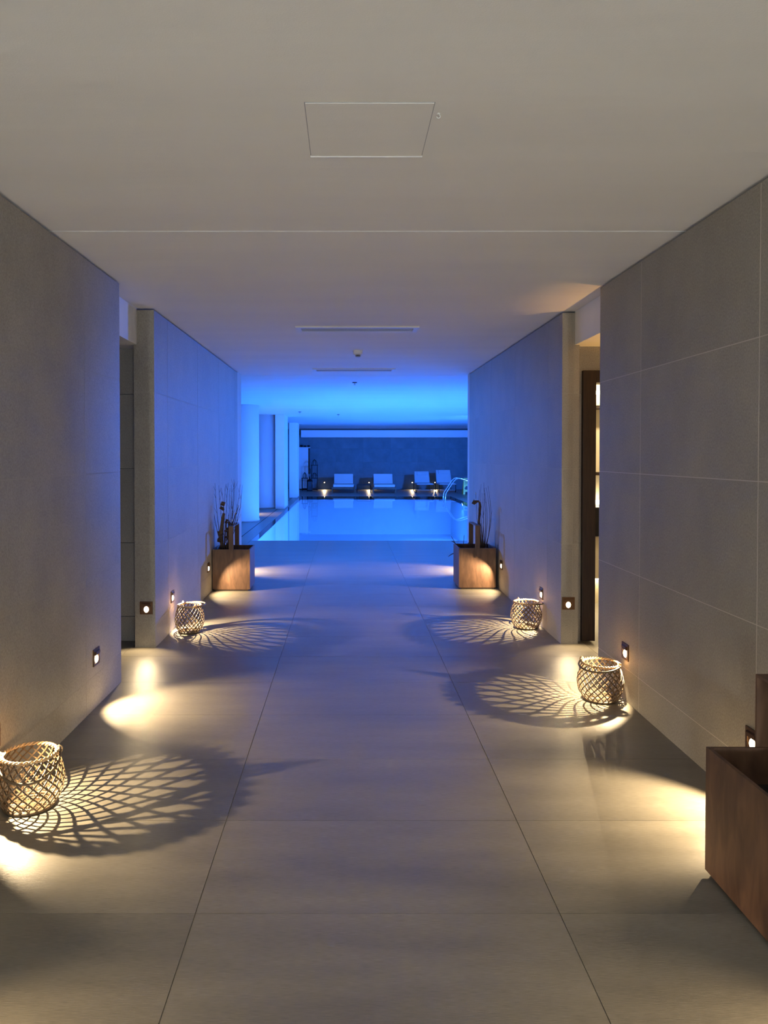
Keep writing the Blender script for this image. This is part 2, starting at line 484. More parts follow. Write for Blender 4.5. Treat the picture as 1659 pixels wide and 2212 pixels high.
struct_boxes('trim_4', 'ceil', [(-2.0, HALL_R, 30.95, HALL_Y1, 2.275, 2.585)], 'pale beam across the top of the dark back wall')
struct_boxes('wall_entrance', 'wall', [(-1.9, 2.0, BACK - 0.2, BACK, 0, CEIL)])

# round columns and square piers beside the pool
def column(y, r, label):
    bm = bmesh.new()
    lathe(bm, [(r + 0.012, 0.0), (r + 0.012, 0.05), (r, 0.052), (r, CEIL - 0.03), (r - 0.006, CEIL - 0.03), (r - 0.006, CEIL)], 48, (-2.37, y, 0))
    o = struct('column', bm, 'ceil', label)
    for p in o.data.polygons: p.use_smooth = abs(p.normal.z) < 0.5
    return o
column(16.42, 0.345, 'round pale column nearest the corridor on the left of the pool')
column(20.45, 0.345, 'second round pale column on the left of the pool')
struct_boxes('pier', 'ceil', [(-2.02, -1.765, 20.1, 21.3, 0, CEIL)], 'square pale pier beside the second round column')
struct_boxes('pier', 'ceil', [(-2.06, -1.775, 25.4, 26.4, 0, CEIL)], 'square pale pier at the far end of the pool')

# ------------------------------------------------------------------ low wall lamps
def lamp_proto():
    t = thing('wall_lamp', '', 'wall lamp')
    s, i, d = 0.05, 0.036, 0.007
    bm = bmesh.new()
    box(bm, -s, s, -d, 0, i, s); box(bm, -s, s, -d, 0, -s, -i); box(bm, -s, -i, -d, 0, -i, i); box(bm, i, s, -d, 0, -i, i)
    obj('bezel', bm, 'bronze', t)
    bx('backplate', 'bronze', t, -i, i, -0.002, 0, -i, i)
    bm = bmesh.new(); box(bm, -i, i, -0.016, -0.002, 0.014, i)
    bmesh.ops.bevel(bm, geom=list(bm.edges), offset=0.003, segments=2, affect='EDGES')
    obj('visor', bm, 'bronze', t)
    bm = bmesh.new(); bmesh.ops.create_uvsphere(bm, u_segments=16, v_segments=10, radius=1.0)
    bmesh.ops.scale(bm, vec=(0.019, 0.010, 0.024), verts=bm.verts)
    bmesh.ops.translate(bm, vec=(0, -0.004, -0.012), verts=bm.verts)
    obj('lens', bm, 'lens', t, smooth=True, label='glowing warm white lens')
    return t
LP = lamp_proto()
_first = [True]
spot_data = {}
def spot_for(power, size, blend, col=WARM, radius=0.0028):
    k = (power, size, blend, col, radius)
    if k not in spot_data:
        l = bpy.data.lights.new('lamp_beam', 'SPOT')
        l.energy = power; l.color = col; l.spot_size = math.radians(size); l.spot_blend = blend; l.shadow_soft_size = radius
        spot_data[k] = l
    return spot_data[k]
def wall_lamp(loc, rotz, label, power=1.0, tilt=42, size=96, blend=0.6, group='low wall lamps'):
    t = LP if _first[0] else copy_tree(LP)
    _first[0] = False
    t.location = loc; t.rotation_euler = (0, 0, rotz); t['label'] = label; t['group'] = group
    o = bpy.data.objects.new('lamp_beam', spot_for(LAMP_W * power, size, blend))
    C.objects.link(o); o.parent = t
    o.location = (0, -0.035, -0.012)
    o.rotation_euler = (math.radians(90 - tilt), 0, PI)      # local -z points to local -y and down
    return t
LZ = 0.305
RL, RR = PI / 2, -PI / 2      # fixture faces -y; turned to face +x / -x
wall_lamp((XL, 4.26, LZ), RL, 'small square wall lamp near the end of the left near wall')
wall_lamp((XL, 3.02, LZ), RL, 'small square wall lamp above the nearest left basket', tilt=48, size=108, blend=0.45)
wall_lamp((XL, 1.5, LZ), RL, 'small square wall lamp low on the left wall close by')
wall_lamp((XL, 0.1, LZ), RL, 'small square wall lamp low on the left wall beside the camera', power=0.6)
wall_lamp((XR, 4.37, LZ), RR, 'small square wall lamp above the right basket with its hoop in front', tilt=48, size=108, blend=0.45)
wall_lamp((XR, 2.99, LZ), RR, 'small square wall lamp beside the dark near planter')
wall_lamp((XR, 1.5, LZ), RR, 'small square wall lamp low on the right wall close by')
wall_lamp((XR, 0.1, LZ), RR, 'small square wall lamp low on the right wall beside the camera', power=0.6)
wall_lamp((-1.575, YLF, 0.312), 0, 'square lamp on the pale wall end at the left side passage', power=0.22, tilt=46, size=110, blend=0.7)
wall_lamp((1.768, YRF, 0.325), 0, 'square lamp on the pale wall end at the right side passage', power=0.2, tilt=46, size=110, blend=0.7)
wall_lamp((XL, 6.13, 0.295), RL, 'small square wall lamp above the far left basket', tilt=48, size=108, blend=0.45)
wall_lamp((XL, 7.72, 0.295), RL, 'small square wall lamp just before the left wooden planter', power=0.45, tilt=34, size=125)
wall_lamp((XL, 9.25, 0.295), RL, 'small square wall lamp hidden behind the left wooden planter')
wall_lamp((XR, 6.27, 0.295), RR, 'small square wall lamp above the far right basket', tilt=48, size=108, blend=0.45)
wall_lamp((XR, 7.90, 0.295), RR, 'small square wall lamp just before the right wooden planter', power=0.45, tilt=34, size=125)
wall_lamp((XR, 9.35, 0.295), RR, 'small square wall lamp hidden behind the right wooden planter')
wall_lamp((HALL_L + 0.012, 18.2, LZ), RL, 'small wall lamp between the two round columns', size=110)
for xx, lab in ((-1.0, 'small lamp on the dark back wall between the wire racks and the first lounger'),
                (0.96, 'small lamp on the dark back wall above the low side table'),
                (2.87, 'small lamp on the dark back wall left of the two sling loungers'),
                (3.87, 'small lamp on the dark back wall between the two sling loungers')):
    wall_lamp((xx, HALL_Y1, 0.31), 0, lab, power=0.3, group='lamps on the pool back wall')

# unseen warm lamps added to light the right passage and room
def uplight(loc, label, power):
    t = thing('added_uplight', label, 'added lamp', loc)
    bm = bmesh.new(); lathe(bm, [(0.05, 0), (0.05, 0.02), (0.04, 0.024), (0.036, 0.016), (0.0005, 0.016)], 20)
    obj('housing', bm, 'bronze', t)
    l = bpy.data.lights.new('uplight_beam', 'SPOT'); l.energy = power; l.color = (1.0, 0.5, 0.1); l.spot_size = math.radians(60); l.spot_blend = 0.8; l.shadow_soft_size = 0.03
    o = bpy.data.objects.new('uplight_beam', l); C.objects.link(o); o.parent = t; o.location = (0, 0, 0.04); o.rotation_euler = (PI, 0, 0)
uplight((2.62, 5.25, 0), 'added amber uplight, unseen on the floor of the right side passage', 70)

# back-lit shelf unit seen through the right doorway
sh = thing('vanity_shelf', 'lit cream shelf unit with dark shelves seen through the right doorway', 'shelf', (0, 0, 0))
bx('back_panel', 'cream', sh, 2.05, 3.5, 7.26, 7.298, 0.0, 2.3)
for z in (1.97, 1.31):
    bx('shelf_board', 'darkwood', sh, 2.05, 3.5, 7.05, 7.26, z, z + 0.03)
bx('drawer_box', 'darkmetal', sh, 2.05, 3.5, 6.95, 7.26, 0.72, 1.0, 0.004)
bx('base_cabinet', 'cream', sh, 2.05, 3.5, 6.98, 7.26, 0.30, 0.715, 0.004)
for z in (2.12, 1.02):
    bx('led_strip', 'ledstrip', sh, 2.05, 3.5, 7.18, 7.22, z, z + 0.035, label='glowing led strip')
bx('led_strip', 'ledstrip', sh, 2.05, 3.5, 7.20, 7.25, 0.26, 0.285)
def downlight(loc, label, power, col, r=0.06):  # unseen lamp, added to light the room behind the doorway
    t = thing('added_downlight', label, 'ceiling light', loc)
    bm = bmesh.new(); lathe(bm, [(r + 0.015, 0.0), (r + 0.015, -0.006), (r, -0.008), (r, -0.001)], 24)
    obj('trim_ring', bm, 'white', t)
    l = bpy.data.lights.new('downlight', 'AREA'); l.shape = 'DISK'; l.size = 2 * r; l.energy = power; l.color = col
    o = bpy.data.objects.new('downlight', l); C.objects.link(o); o.parent = t; o.location = (0, 0, -0.012)
downlight((2.7, 6.55, 2.45), 'added warm downlight, unseen in the lit room on the right', 14, (1.0, 0.8, 0.5))
def fill_globe_lamp(loc, label):  # added out of view as neutral fill for ceiling and walls
    t = thing('added_globe_lamp', label, 'added lamp', loc, group='unseen globe lamps added behind the camera')
    bm = bmesh.new(); lathe(bm, [(0.14, 0), (0.14, 0.015), (0.02, 0.03)], 24); obj('lamp_base', bm, 'darkmetal', t)
    bm = bmesh.new(); bar(bm, (0, 0, 0.03), (0, 0, 0.42), 0.012, 8); obj('lamp_pole', bm, 'darkmetal', t)
    bm = bmesh.new(); lathe(bm, [(0.05, 0.41), (0.055, 0.42), (0.03, 0.435)], 20); obj('lamp_collar', bm, 'bronze', t)
    bm = bmesh.new(); bmesh.ops.create_icosphere(bm, subdivisions=2, radius=0.12); bmesh.ops.translate(bm, vec=(0, 0, 0.55), verts=bm.verts); obj('globe', bm, 'globe', t, smooth=True)
fill_globe_lamp((-1.15, -3.3, 0), 'fill globe lamp added out of view by the left wall behind the camera')
fill_globe_lamp((1.3, -3.3, 0), 'fill globe lamp added out of view by the right wall behind the camera')

# unseen blue floodlights, added to carry blue light into corridor, back wall and deck
def fill_flood(loc, aim, label, power, size):
    t = thing('added_floodlight', label, 'floodlight', loc, group='unseen blue floodlights added in the pool hall')
    d = (Vector(aim) - Vector(loc)).normalized()
    t.rotation_mode = 'QUATERNION'; t.rotation_quaternion = d.to_track_quat('-Z', 'Y')
    bm = bmesh.new(); lathe(bm, [(0.09, 0.10), (0.10, 0.02), (0.10, -0.02), (0.09, -0.02), (0.085, 0.01)], 24); obj('flood_housing', bm, 'darkmetal', t)
    bm = bmesh.new(); lathe(bm, [(0.085, 0.0), (0.001, -0.001)], 24, close=False); obj('flood_lens', bm, 'poollens', t)
    inv = t.rotation_quaternion.inverted()
    wx = HALL_R if loc[0] > 0 else HALL_L + 0.012
    bm = bmesh.new(); bar(bm, inv @ (d * -0.09), inv @ Vector((wx - loc[0], 0, 0)), 0.015, 8); obj('flood_bracket', bm, 'darkmetal', t)
    l = bpy.data.lights.new('flood_beam', 'SPOT'); l.energy = power; l.color = BLUE; l.spot_size = math.radians(size); l.spot_blend = 0.9; l.shadow_soft_size = 0.3
    o = bpy.data.objects.new('flood_beam', l); C.objects.link(o); o.parent = t; o.location = (0, 0, -0.06)
fill_flood((5.45, 17.0, 2.2), (-0.9, 8.4, 0.3), 'added blue floodlight, unseen high on the right wall of the pool hall', FLOOD_W, 40)
fill_flood((-2.5, 12.0, 2.2), (1.6, 8.9, 0.5), 'added blue floodlight, unseen high on the left wall of the pool hall', FLOOD_W * 0.24, 62)
fill_flood((5.45, 19.0, 2.3), (0.9, 29.6, 0.4), 'added unseen blue floodlight on the right wall turned to the loungers', FLOOD_W * 1.25, 76)
fill_flood((5.45, 14.0, 2.3), (-2.2, 16.0, 0.0), 'added unseen blue floodlight on the right wall turned to the columns', FLOOD_W * 0.55, 50)

# ------------------------------------------------------------------ underwater pool lamps
def pool_lamp(loc, rot, label, power=1.0):
    """local +z is the beam"""
    t = thing('pool_lamp', label, 'pool light', loc, group='underwater pool lamps')
    t.rotation_euler = rot
    bm = bmesh.new(); lathe(bm, [(0.085, 0), (0.085, 0.012), (0.065, 0.016), (0.062, 0.006)], 24); obj('ring', bm, 'steel', t, smooth=False)
    bm = bmesh.new(); lathe(bm, [(0.062, 0.002), (0.05, 0.010), (0.02, 0.014), (0.0008, 0.0145)], 24); obj('lens', bm, 'poollens', t, smooth=True)
    l = bpy.data.lights.new('pool_beam', 'AREA'); l.shape = 'DISK'; l.size = 0.16; l.energy = POOL_W * power; l.color = BLUE
    o = bpy.data.objects.new('pool_beam', l); C.objects.link(o); o.parent = t; o.location = (0, 0, 0.05); o.rotation_euler = (PI, 0, 0)
for k, yy in enumerate((14.2, 17.3, 20.4)):
    pool_lamp((PX1, yy, -0.65), (0, -PI / 2 - 0.6, 0), ('underwater lamp on the right pool wall nearest the corridor', 'second underwater lamp along the right pool wall', 'third underwater lamp along the right pool wall')[k])
pool_lamp((PX1, 23.5, -0.12), (0, -PI / 2 - 0.3, 0), 'bright underwater lamp on the right pool wall beside the handrails')
for k, xx in enumerate((-0.6, 1.1, 2.8)):
    pool_lamp((xx, PY0, -0.65), (-PI / 2 - 0.5, 0, 0), ('underwater lamp in the near pool wall, left one', 'underwater lamp in the near pool wall, middle one', 'underwater lamp in the near pool wall, right one')[k])

# ------------------------------------------------------------------ ceiling fittings
def frame_bm(x0, x1, y0, y1, z0, z1, w):
    bm = bmesh.new()
    box(bm, x0, x1, y0, y0 + w, z0, z1); box(bm, x0, x1, y1 - w, y1, z0, z1)
    box(bm, x0, x0 + w, y0 + w, y1 - w, z0, z1); box(bm, x1 - w, x1, y0 + w, y1 - w, z0, z1)
    return bm
zc = CEIL + 0.0012
h = thing('access_hatch', 'flush square access hatch in the near ceiling', 'hatch', (0.073, 2.545, zc))
obj('hatch_frame', frame_bm(-0.213, 0.213, -0.208, 0.208, -0.0005, 0.004, 0.0025), 'grille', h)
bx('hatch_panel', 'ceil', h, -0.2095, 0.2095, -0.2045, 0.2045, -0.003, 0.004)
bx('hatch_lip', 'white', h, -0.213, 0.213, 0.2045, 0.210, -0.007, 0.002)
hk = thing('ceiling_hook', 'tiny white hook in the ceiling beside the hatch', 'hook', (0.306, 2.415, zc))
bm = bmesh.new(); lathe(bm, [(0.006, 0), (0.006, -0.004), (0.002, -0.005)], 12); obj('hook_base', bm, 'white', hk)
bm = bmesh.new(); tube(bm, [(0.006*math.cos(a), 0, -0.010 + 0.006*math.sin(a)) for a in [PI/2 - k*PI*1.5/8 for k in range(9)]], 0.002, 6); obj('hook_loop', bm, 'white', hk, smooth=True)

def diffuser(y0, y1, x0, x1, label):
    t = thing('air_diffuser', label, 'air vent', ((x0+x1)/2, (y0+y1)/2, CEIL), group='ceiling air diffusers')
    a, b = (x1-x0)/2, (y1-y0)/2
    obj('vent_frame', frame_bm(-a, a, -b, b, -0.012, 0.0, 0.045), 'white', t)
    bx('vent_plate', 'grille', t, -a + 0.045, a - 0.045, -b + 0.045, b - 0.045, -0.003, 0.0)
    n = 5
    for k in range(n):
        yy = -b + 0.045 + (2*b - 0.09) * (k + 0.5) / n
        bx('vent_blade', 'grille', t, -a + 0.05, a - 0.05, yy - 0.006, yy + 0.006, -0.010, -0.003)
diffuser(6.36, 6.62, -0.46, 0.64, 'long white air diffuser in the ceiling before the smoke detector')
diffuser(9.45, 9.72, -0.46, 0.64, 'long air diffuser in the blue lit ceiling near the pool')
sd = thing('smoke_detector', 'small round white smoke detector on the ceiling', 'smoke detector', (0.118, 7.85, CEIL))
bm = bmesh.new(); lathe(bm, [(0.055, 0), (0.055, -0.014), (0.050, -0.016)], 28); obj('detector_base', bm, 'white', sd)
bm = bmesh.new(); lathe(bm, [(0.050, -0.016), (0.051, -0.036), (0.040, -0.046), (0.036, -0.046)], 28); obj('detector_body', bm, 'white', sd)
bm = bmesh.new()
for k in range(10):
    a = 2*PI*k/10; bar(bm, (0.030*math.cos(a), 0.030*math.sin(a), -0.046), (0.024*math.cos(a), 0.024*math.sin(a), -0.064), 0.0035, 6)
lathe(bm, [(0.028, -0.064), (0.026, -0.068), (0.001, -0.069)], 20)
obj('sensor_cage', bm, 'grille', sd)
bm = bmesh.new(); lathe(bm, [(0.022, -0.046), (0.020, -0.063)], 16); obj('sensor_core', bm, 'darkmetal', sd)
def sprinkler(x, y, label):
    t = thing('sprinkler', label, 'sprinkler', (x, y, CEIL), group='ceiling sprinklers')
    bm = bmesh.new(); lathe(bm, [(0.04, 0), (0.036, -0.01), (0.012, -0.012)], 16); obj('rosette', bm, 'darkmetal', t)
    bm = bmesh.new(); lathe(bm, [(0.01, -0.01), (0.008, -0.035), (0.022, -0.038), (0.022, -0.041)], 12); obj('sprinkler_head', bm, 'steel', t)
sprinkler(0.117, 11.25, 'small dark sprinkler in the pool ceiling nearest the corridor')
sprinkler(-0.25, 20.1, 'small dark sprinkler in the middle of the pool ceiling')
sprinkler(-1.25, 18.9, 'small dark sprinkler in the pool ceiling near the columns')

# ------------------------------------------------------------------ woven baskets
HB = 0.23
def prof(t):      # radius of the basket wall at height fraction t
    return 0.096 + 0.034 * math.sin(PI * min(1.0, t * 1.02) ** 0.85) + 0.012 * t
NS = 21
def strip_mesh(direction, name, mat, off):
    bm = bmesh.new()
    pts, wd = [], []
    n = 30
    for i in range(n + 1):
        t = i / n
        a = direction * t * math.radians(88)
        r = prof(t) + off + 0.0012 * direction * math.sin(t * PI * 16)
        pts.append((r * math.cos(a), r * math.sin(a), 0.008 + t * (HB - 0.014)))
        rad = Vector((math.cos(a), math.sin(a), 0))
        wd.append(rad)
    # width lies in the wall: cross of radius and tangent
    w2 = []
    for i in range(n + 1):
        tg = (Vector(pts[min(n, i+1)]) - Vector(pts[max(0, i-1)])).normalized()
        w2.append(wd[i].cross(tg))
    ribbon(bm, pts, w2, 0.0062, 0.0026)
    return mesh_of(bm, name, mat)
STRIP = [strip_mesh(1, 'cane_strip', 'cane', 0.0016), strip_mesh(-1, 'cane_strip', 'cane_d', -0.0016)]
def basket(x, y, label, scale=1.0, rot=0.0, handle=(0.0, 60.0), zs=1.0):
    """handle: heading in degrees towards which the hoop has fallen, and its tilt from upright"""
    t = thing('woven_basket', label, 'basket', (x, y, 0), rot, 'woven cane baskets along the walls')
    t.scale = (scale, scale, zs)
    for d in (0, 1):
        for k in range(NS):
            o = link('cane_strip', STRIP[d], t); o.rotation_euler = (0, 0, 2 * PI * (k + 0.5 * d) / NS)
    bm = bmesh.new()      # woven floor of the basket: rings and spokes
    for rr in (0.03, 0.055, 0.08):
        tube(bm, [(rr*math.cos(2*PI*k/28), rr*math.sin(2*PI*k/28), 0.006) for k in range(28)], 0.004, 5, closed=True)
    for k in range(12):
        a = PI * k / 12
        bar(bm, (0.095*math.cos(a), 0.095*math.sin(a), 0.007), (-0.095*math.cos(a), -0.095*math.sin(a), 0.007), 0.0035, 5)
    obj('basket_base', bm, 'cane_d', t)
    bm = bmesh.new()
    rb = prof(0.02)
    tube(bm, [(rb*math.cos(2*PI*k/40), rb*math.sin(2*PI*k/40), 0.008) for k in range(40)], 0.0075, 6, closed=True)
    obj('foot_ring', bm, 'cane_d', t, smooth=True)
    rt = prof(1.0)
    bm = bmesh.new()      # two strands twisted round the rim
    n = 150
    for ph in (0, PI):
        tube(bm, [((rt + 0.0045*math.cos(9*2*PI*k/n*2 + ph)) * math.cos(2*PI*k/n), (rt + 0.0045*math.cos(9*2*PI*k/n*2 + ph)) * math.sin(2*PI*k/n), HB - 0.004 + 0.0045*math.sin(9*2*PI*k/n*2 + ph)) for k in range(n)], 0.0042, 5, closed=True)
    obj('rim', bm, 'canerim', t, smooth=True)
    # hoop handle
    hd, tilt = math.radians(handle[0]), math.radians(handle[1])
    side = Vector((-math.sin(hd), math.cos(hd), 0)); fall = Vector((math.cos(hd), math.sin(hd), 0))
    up = Vector((0, 0, 1)) * math.cos(tilt) + fall * math.sin(tilt)
    pts = []
    m = 28
    for k in range(m + 1):
        a = PI * k / m
        rx = rt + 0.012 + 0.006 * math.sin(a)
        p = side * (-math.cos(a) * rx) + up * (math.sin(a) * 0.155)
        pts.append(p + Vector((0, 0, HB - 0.006)))
    bm = bmesh.new(); tube(bm, pts, 0.0058, 8)
    n = len(pts)
    obj('hoop_handle', bm, 'cane', t, smooth=True)
    for s in (-1, 1):
        bm = bmesh.new()
        c = side * (s * (rt + 0.008)) + Vector((0, 0, HB - 0.002))
        tube(bm, [c + side*(0.012*math.cos(2*PI*k/14)) + Vector((0, 0, 0.016*math.sin(2*PI*k/14))) for k in range(14)], 0.0032, 6, closed=True)
        tube(bm, [c + fall*(0.010*math.cos(2*PI*k/14)) + Vector((0, 0, 0.012*math.sin(2*PI*k/14))) for k in range(14)], 0.0028, 6, closed=True)
        obj('handle_loop', bm, 'canerim', t, smooth=True)
    return t
basket(-1.368, 3.06, 'nearest woven cane basket against the left wall, cut by the photo edge', 1.02, 0.2, (-82, 118))
basket(1.565, 4.40, 'woven cane basket against the right wall with its hoop fallen forward', 1.0, 0.0, (-128, 96))
basket(-1.345, 6.08, 'far left woven cane basket standing before the wooden planter', 0.90, 0.5, (15, 88), 1.02)
basket(1.565, 6.235, 'far right woven cane basket with its hoop leaning to the wall', 0.98, 1.1, (-40, 94))

# ------------------------------------------------------------------ planters
def planter(x, y, label, w=0.415, hgt=0.462):
    t = thing('square_planter', label, 'planter', (x, y, 0), group='square planters with strap handles')
    a, th, z0 = w / 2, 0.014, 0.018
    bx('side_panel', 'corten', t, -a, a, -a, -a + th, z0, hgt)
    bx('side_panel', 'corten', t, -a, a, a - th, a, z0, hgt)
    bx('side_panel', 'corten', t, -a, -a + th, -a + th, a - th, z0, hgt)
    bx('side_panel', 'corten', t, a - th, a, -a + th, a - th, z0, hgt)
    bx('inner_bottom', 'soil', t, -a + th, a - th, -a + th, a - th, hgt - 0.15, hgt - 0.13)
    bx('plinth', 'corten_in', t, -a + 0.02, a - 0.02, -a + 0.004, a - 0.004, 0.006, z0)
    for sx in (-1, 1):
        for sy in (-1, 1):
            bm = bmesh.new(); lathe(bm, [(0.012, 0), (0.012, 0.018)], 12, (sx*(a - 0.03), sy*(a - 0.03), 0)); obj('foot', bm, 'darkmetal', t)
    bm = bmesh.new()
    hw, ht, top = 0.026, 0.010, 0.712
    box(bm, -hw, hw, -a - ht, -a - 0.0005, hgt - 0.105, top)
    box(bm, -hw, hw, a + 0.0005, a + ht, hgt - 0.105, top)
    box(bm, -hw, hw, -a - ht, a + ht, top, top + ht)
    obj('strap_handle', bm, 'corten', t)
    return t
planter(-1.287, 8.125, 'rusty brown square planter by the left wall holding curled bark and twigs')
planter(1.465, 8.235, 'rusty brown square planter by the right wall holding one curled bark stem')
planter(1.497, 2.345, 'dark empty square planter at the right edge of the photo')

# ------------------------------------------------------------------ dried branches
def twig_bm(base, top, bend, r0, n=10, branches=3, rnd=random):
    base, top = Vector(base), Vector(top)
    pts = []
    for i in range(n + 1):
        t = i / n
        p = base.lerp(top, t) + Vector(bend) * math.sin(PI * t) + Vector((rnd.uniform(-1, 1), rnd.uniform(-1, 1), 0)) * 0.004 * t
        pts.append(p)
    bm = bmesh.new()
    tube(bm, pts, [r0 * (1 - 0.75 * i / n) for i in range(n + 1)], 5)
    for b in range(branches):
        i = rnd.randint(int(n * 0.5), n - 1)
        d = (pts[i] - pts[i-1]).normalized()
        s = Vector((rnd.uniform(-1, 1), rnd.uniform(-0.6, 0.6), 0)).normalized()
        L = rnd.uniform(0.05, 0.12)
        q = [pts[i] + (d * k / 4 * 0.85 + s * 0.38 * (k / 4)) * L for k in range(5)]
        tube(bm, q, [r0 * 0.35 * (1 - 0.6 * k / 4) for k in range(5)], 4)
    return bm
def curl_bm(pts, ws, wd, th=0.004):
    bm = bmesh.new(); ribbon(bm, pts, wd, ws, th); return bm

rn = random.Random(3)
A = thing('dried_branch_bunch', 'bunch of dark dry twigs, curled bark and pods in the left planter', 'dried plant', (-1.38, 8.10, 0.335))
for k, (dx, dz, bend) in enumerate([(-0.155, 0.72, -0.02), (-0.115, 0.86, -0.015), (-0.08, 0.83, 0.0), (-0.05, 0.80, 0.02), (0.0, 0.84, -0.02), (0.02, 0.86, 0.0),
                              (0.05, 0.80, 0.015), (0.075, 0.84, 0.02), (0.09, 0.90, 0.03), (0.11, 0.88, 0.02), (0.16, 0.84, 0.03), (0.20, 0.84, 0.045), (0.06, 0.70, 0.03), (0.13, 0.62, 0.03)]):
    b = twig_bm((rn.uniform(-0.025, 0.03), rn.uniform(-0.03, 0.03), 0), (dx, rn.uniform(-0.06, 0.06), dz), (bend, 0, 0), 0.0048, 10, 3, rn)
    obj('twig', b, 'twig', A, smooth=True)
for k in range(9):      # thick lower stems
    b = twig_bm((-0.05 + 0.014 * k, rn.uniform(-0.04, 0.03), 0), (-0.045 + 0.013 * k + rn.uniform(-0.01, 0.01), rn.uniform(-0.04, 0.04), rn.uniform(0.30, 0.5)), (rn.uniform(-0.012, 0.012), 0, 0), 0.008, 8, 0, rn)
    obj('stem', b, 'twig', A, smooth=True)
# curled bark: tall plank and rolled pieces
obj('bark_curl', curl_bm([(-0.035, -0.06, 0.16), (-0.045, -0.065, 0.26), (-0.035, -0.07, 0.36), (-0.018, -0.07, 0.46), (-0.008, -0.06, 0.52)], [0.03, 0.036, 0.034, 0.036, 0.03],
                         [(1, 0.1, 0)] * 5, 0.006), 'bark', A)
def roll(cx, cy, cz, r, ax, w, a0, a1, n=14):
    ax = Vector(ax).normalized(); u = Vector((0, 0, 1)); u = (u - ax * u.dot(ax)).normalized(); v = ax.cross(u)
    pts = [Vector((cx, cy, cz)) + (u * math.cos(a0 + (a1 - a0) * k / n) + v * math.sin(a0 + (a1 - a0) * k / n)) * r * (1 - 0.25 * k / n) for k in range(n + 1)]
    return curl_bm(pts, w, [ax] * (n + 1), 0.004)
obj('bark_curl', roll(-0.022, -0.05, 0.625, 0.024, (1, 0.3, -0.25), 0.042, 0.2, 5.2), 'bark', A)
obj('bark_curl', roll(-0.026, -0.05, 0.575, 0.022, (1, -0.2, -0.55), 0.048, 0.6, 4.6), 'bark', A)
obj('bark_curl', roll(-0.045, -0.06, 0.30, 0.028, (1, 0.2, 0.2), 0.060, 2.4, 6.6), 'bark', A)
obj('bark_curl', roll(-0.050, -0.06, 0.215, 0.024, (1, -0.2, -0.12), 0.055, 0.2, 5.0), 'bark', A)
for k in range(13):      # dark papery pods on short stems
    px, pz = 0.042 + rn.uniform(-0.035, 0.05), 0.25 + 0.2 * rn.random()
    bm = bmesh.new(); bmesh.ops.create_uvsphere(bm, u_segments=8, v_segments=6, radius=0.014)
    for v in bm.verts: v.co = Vector((v.co.x * 1.15, v.co.y, v.co.z * rn.uniform(0.7, 1.3))) * rn.uniform(0.85, 1.15)
    bmesh.ops.translate(bm, vec=(px, -0.05 + rn.uniform(-0.02, 0.02), pz), verts=bm.verts)
    bar(bm, (px, -0.045, pz), (px * 0.4, -0.02, pz - 0.14), 0.003, 5)
    obj('seed_pod', bm, 'twig', A)
for (px, pz) in ((0.155, 0.60), (0.115, 0.515), (0.08, 0.435)):
    bm = bmesh.new(); lathe(bm, [(0.001, -0.012), (0.006, -0.004), (0.006, 0.004), (0.001, 0.012)], 8, (px, -0.03, pz)); obj('bud', bm, 'bud', A)
    bm = bmesh.new(); tube(bm, [(px, -0.03, pz - 0.006), (px * 0.75, -0.03, pz - 0.10), (px * 0.45, -0.02, pz - 0.26), (0.02, 0, 0.0)], [0.003, 0.0035, 0.004, 0.005], 5); obj('twig', bm, 'twig', A, smooth=True)

rn = random.Random(11)
B = thing('dried_branch_bunch', 'thin twigs around one hooked bark stem in the right planter', 'dried plant', (1.565, 8.24, 0.335))
for (dx, dz, bend) in ((-0.075, 0.75, -0.02), (-0.045, 0.78, -0.03), (-0.03, 0.84, -0.01), (-0.01, 0.74, 0.0), (0.005, 0.86, 0.02), (0.01, 0.8, 0.0), (0.03, 0.77, 0.03), (0.035, 0.80, 0.055), (0.05, 0.82, 0.07)):
    obj('twig', twig_bm((rn.uniform(-0.02, 0.025), rn.uniform(-0.03, 0.03), 0), (dx, rn.uniform(-0.05, 0.03), dz), (bend, 0, 0), 0.0045, 10, 1, rn), 'twig', B, smooth=True)
for k in range(5):
    b = twig_bm((-0.02 + 0.012 * k, rn.uniform(-0.02, 0.02), 0), (-0.05 + 0.006 * k, rn.uniform(-0.02, 0.02), rn.uniform(0.34, 0.46)), (rn.uniform(-0.01, 0.014), 0, 0), 0.0085, 8, 0, rn)
    obj('stem', b, 'twig', B, smooth=True)
pts = [(-0.055, -0.03, 0.33), (-0.052, -0.035, 0.42), (-0.045, -0.04, 0.52), (-0.038, -0.04, 0.585), (-0.044, -0.045, 0.625), (-0.062, -0.05, 0.645), (-0.082, -0.055, 0.642), (-0.108, -0.06, 0.63), (-0.128, -0.062, 0.645)]
obj('bark_curl', curl_bm(pts, [0.018, 0.022, 0.028, 0.03, 0.028, 0.024, 0.03, 0.05, 0.055], [(1, 0.2, 0), (1, 0.2, 0), (1, 0.2, 0), (1, 0.3, 0.2), (0.6, 0.6, 0.6), (0.3, 0.6, 0.8), (0.25, 0.4, 1), (0.2, 0.3, 1), (0.2, 0.3, 1)], 0.006), 'bark', B)
for (px, pz) in ((-0.09, 0.735), (-0.085, 0.665), (-0.07, 0.50), (-0.066, 0.43)):
    bm = bmesh.new(); lathe(bm, [(0.001, -0.009), (0.005, -0.003), (0.005, 0.003), (0.001, 0.009)], 8, (px, -0.04, pz)); obj('bud', bm, 'bud', B)

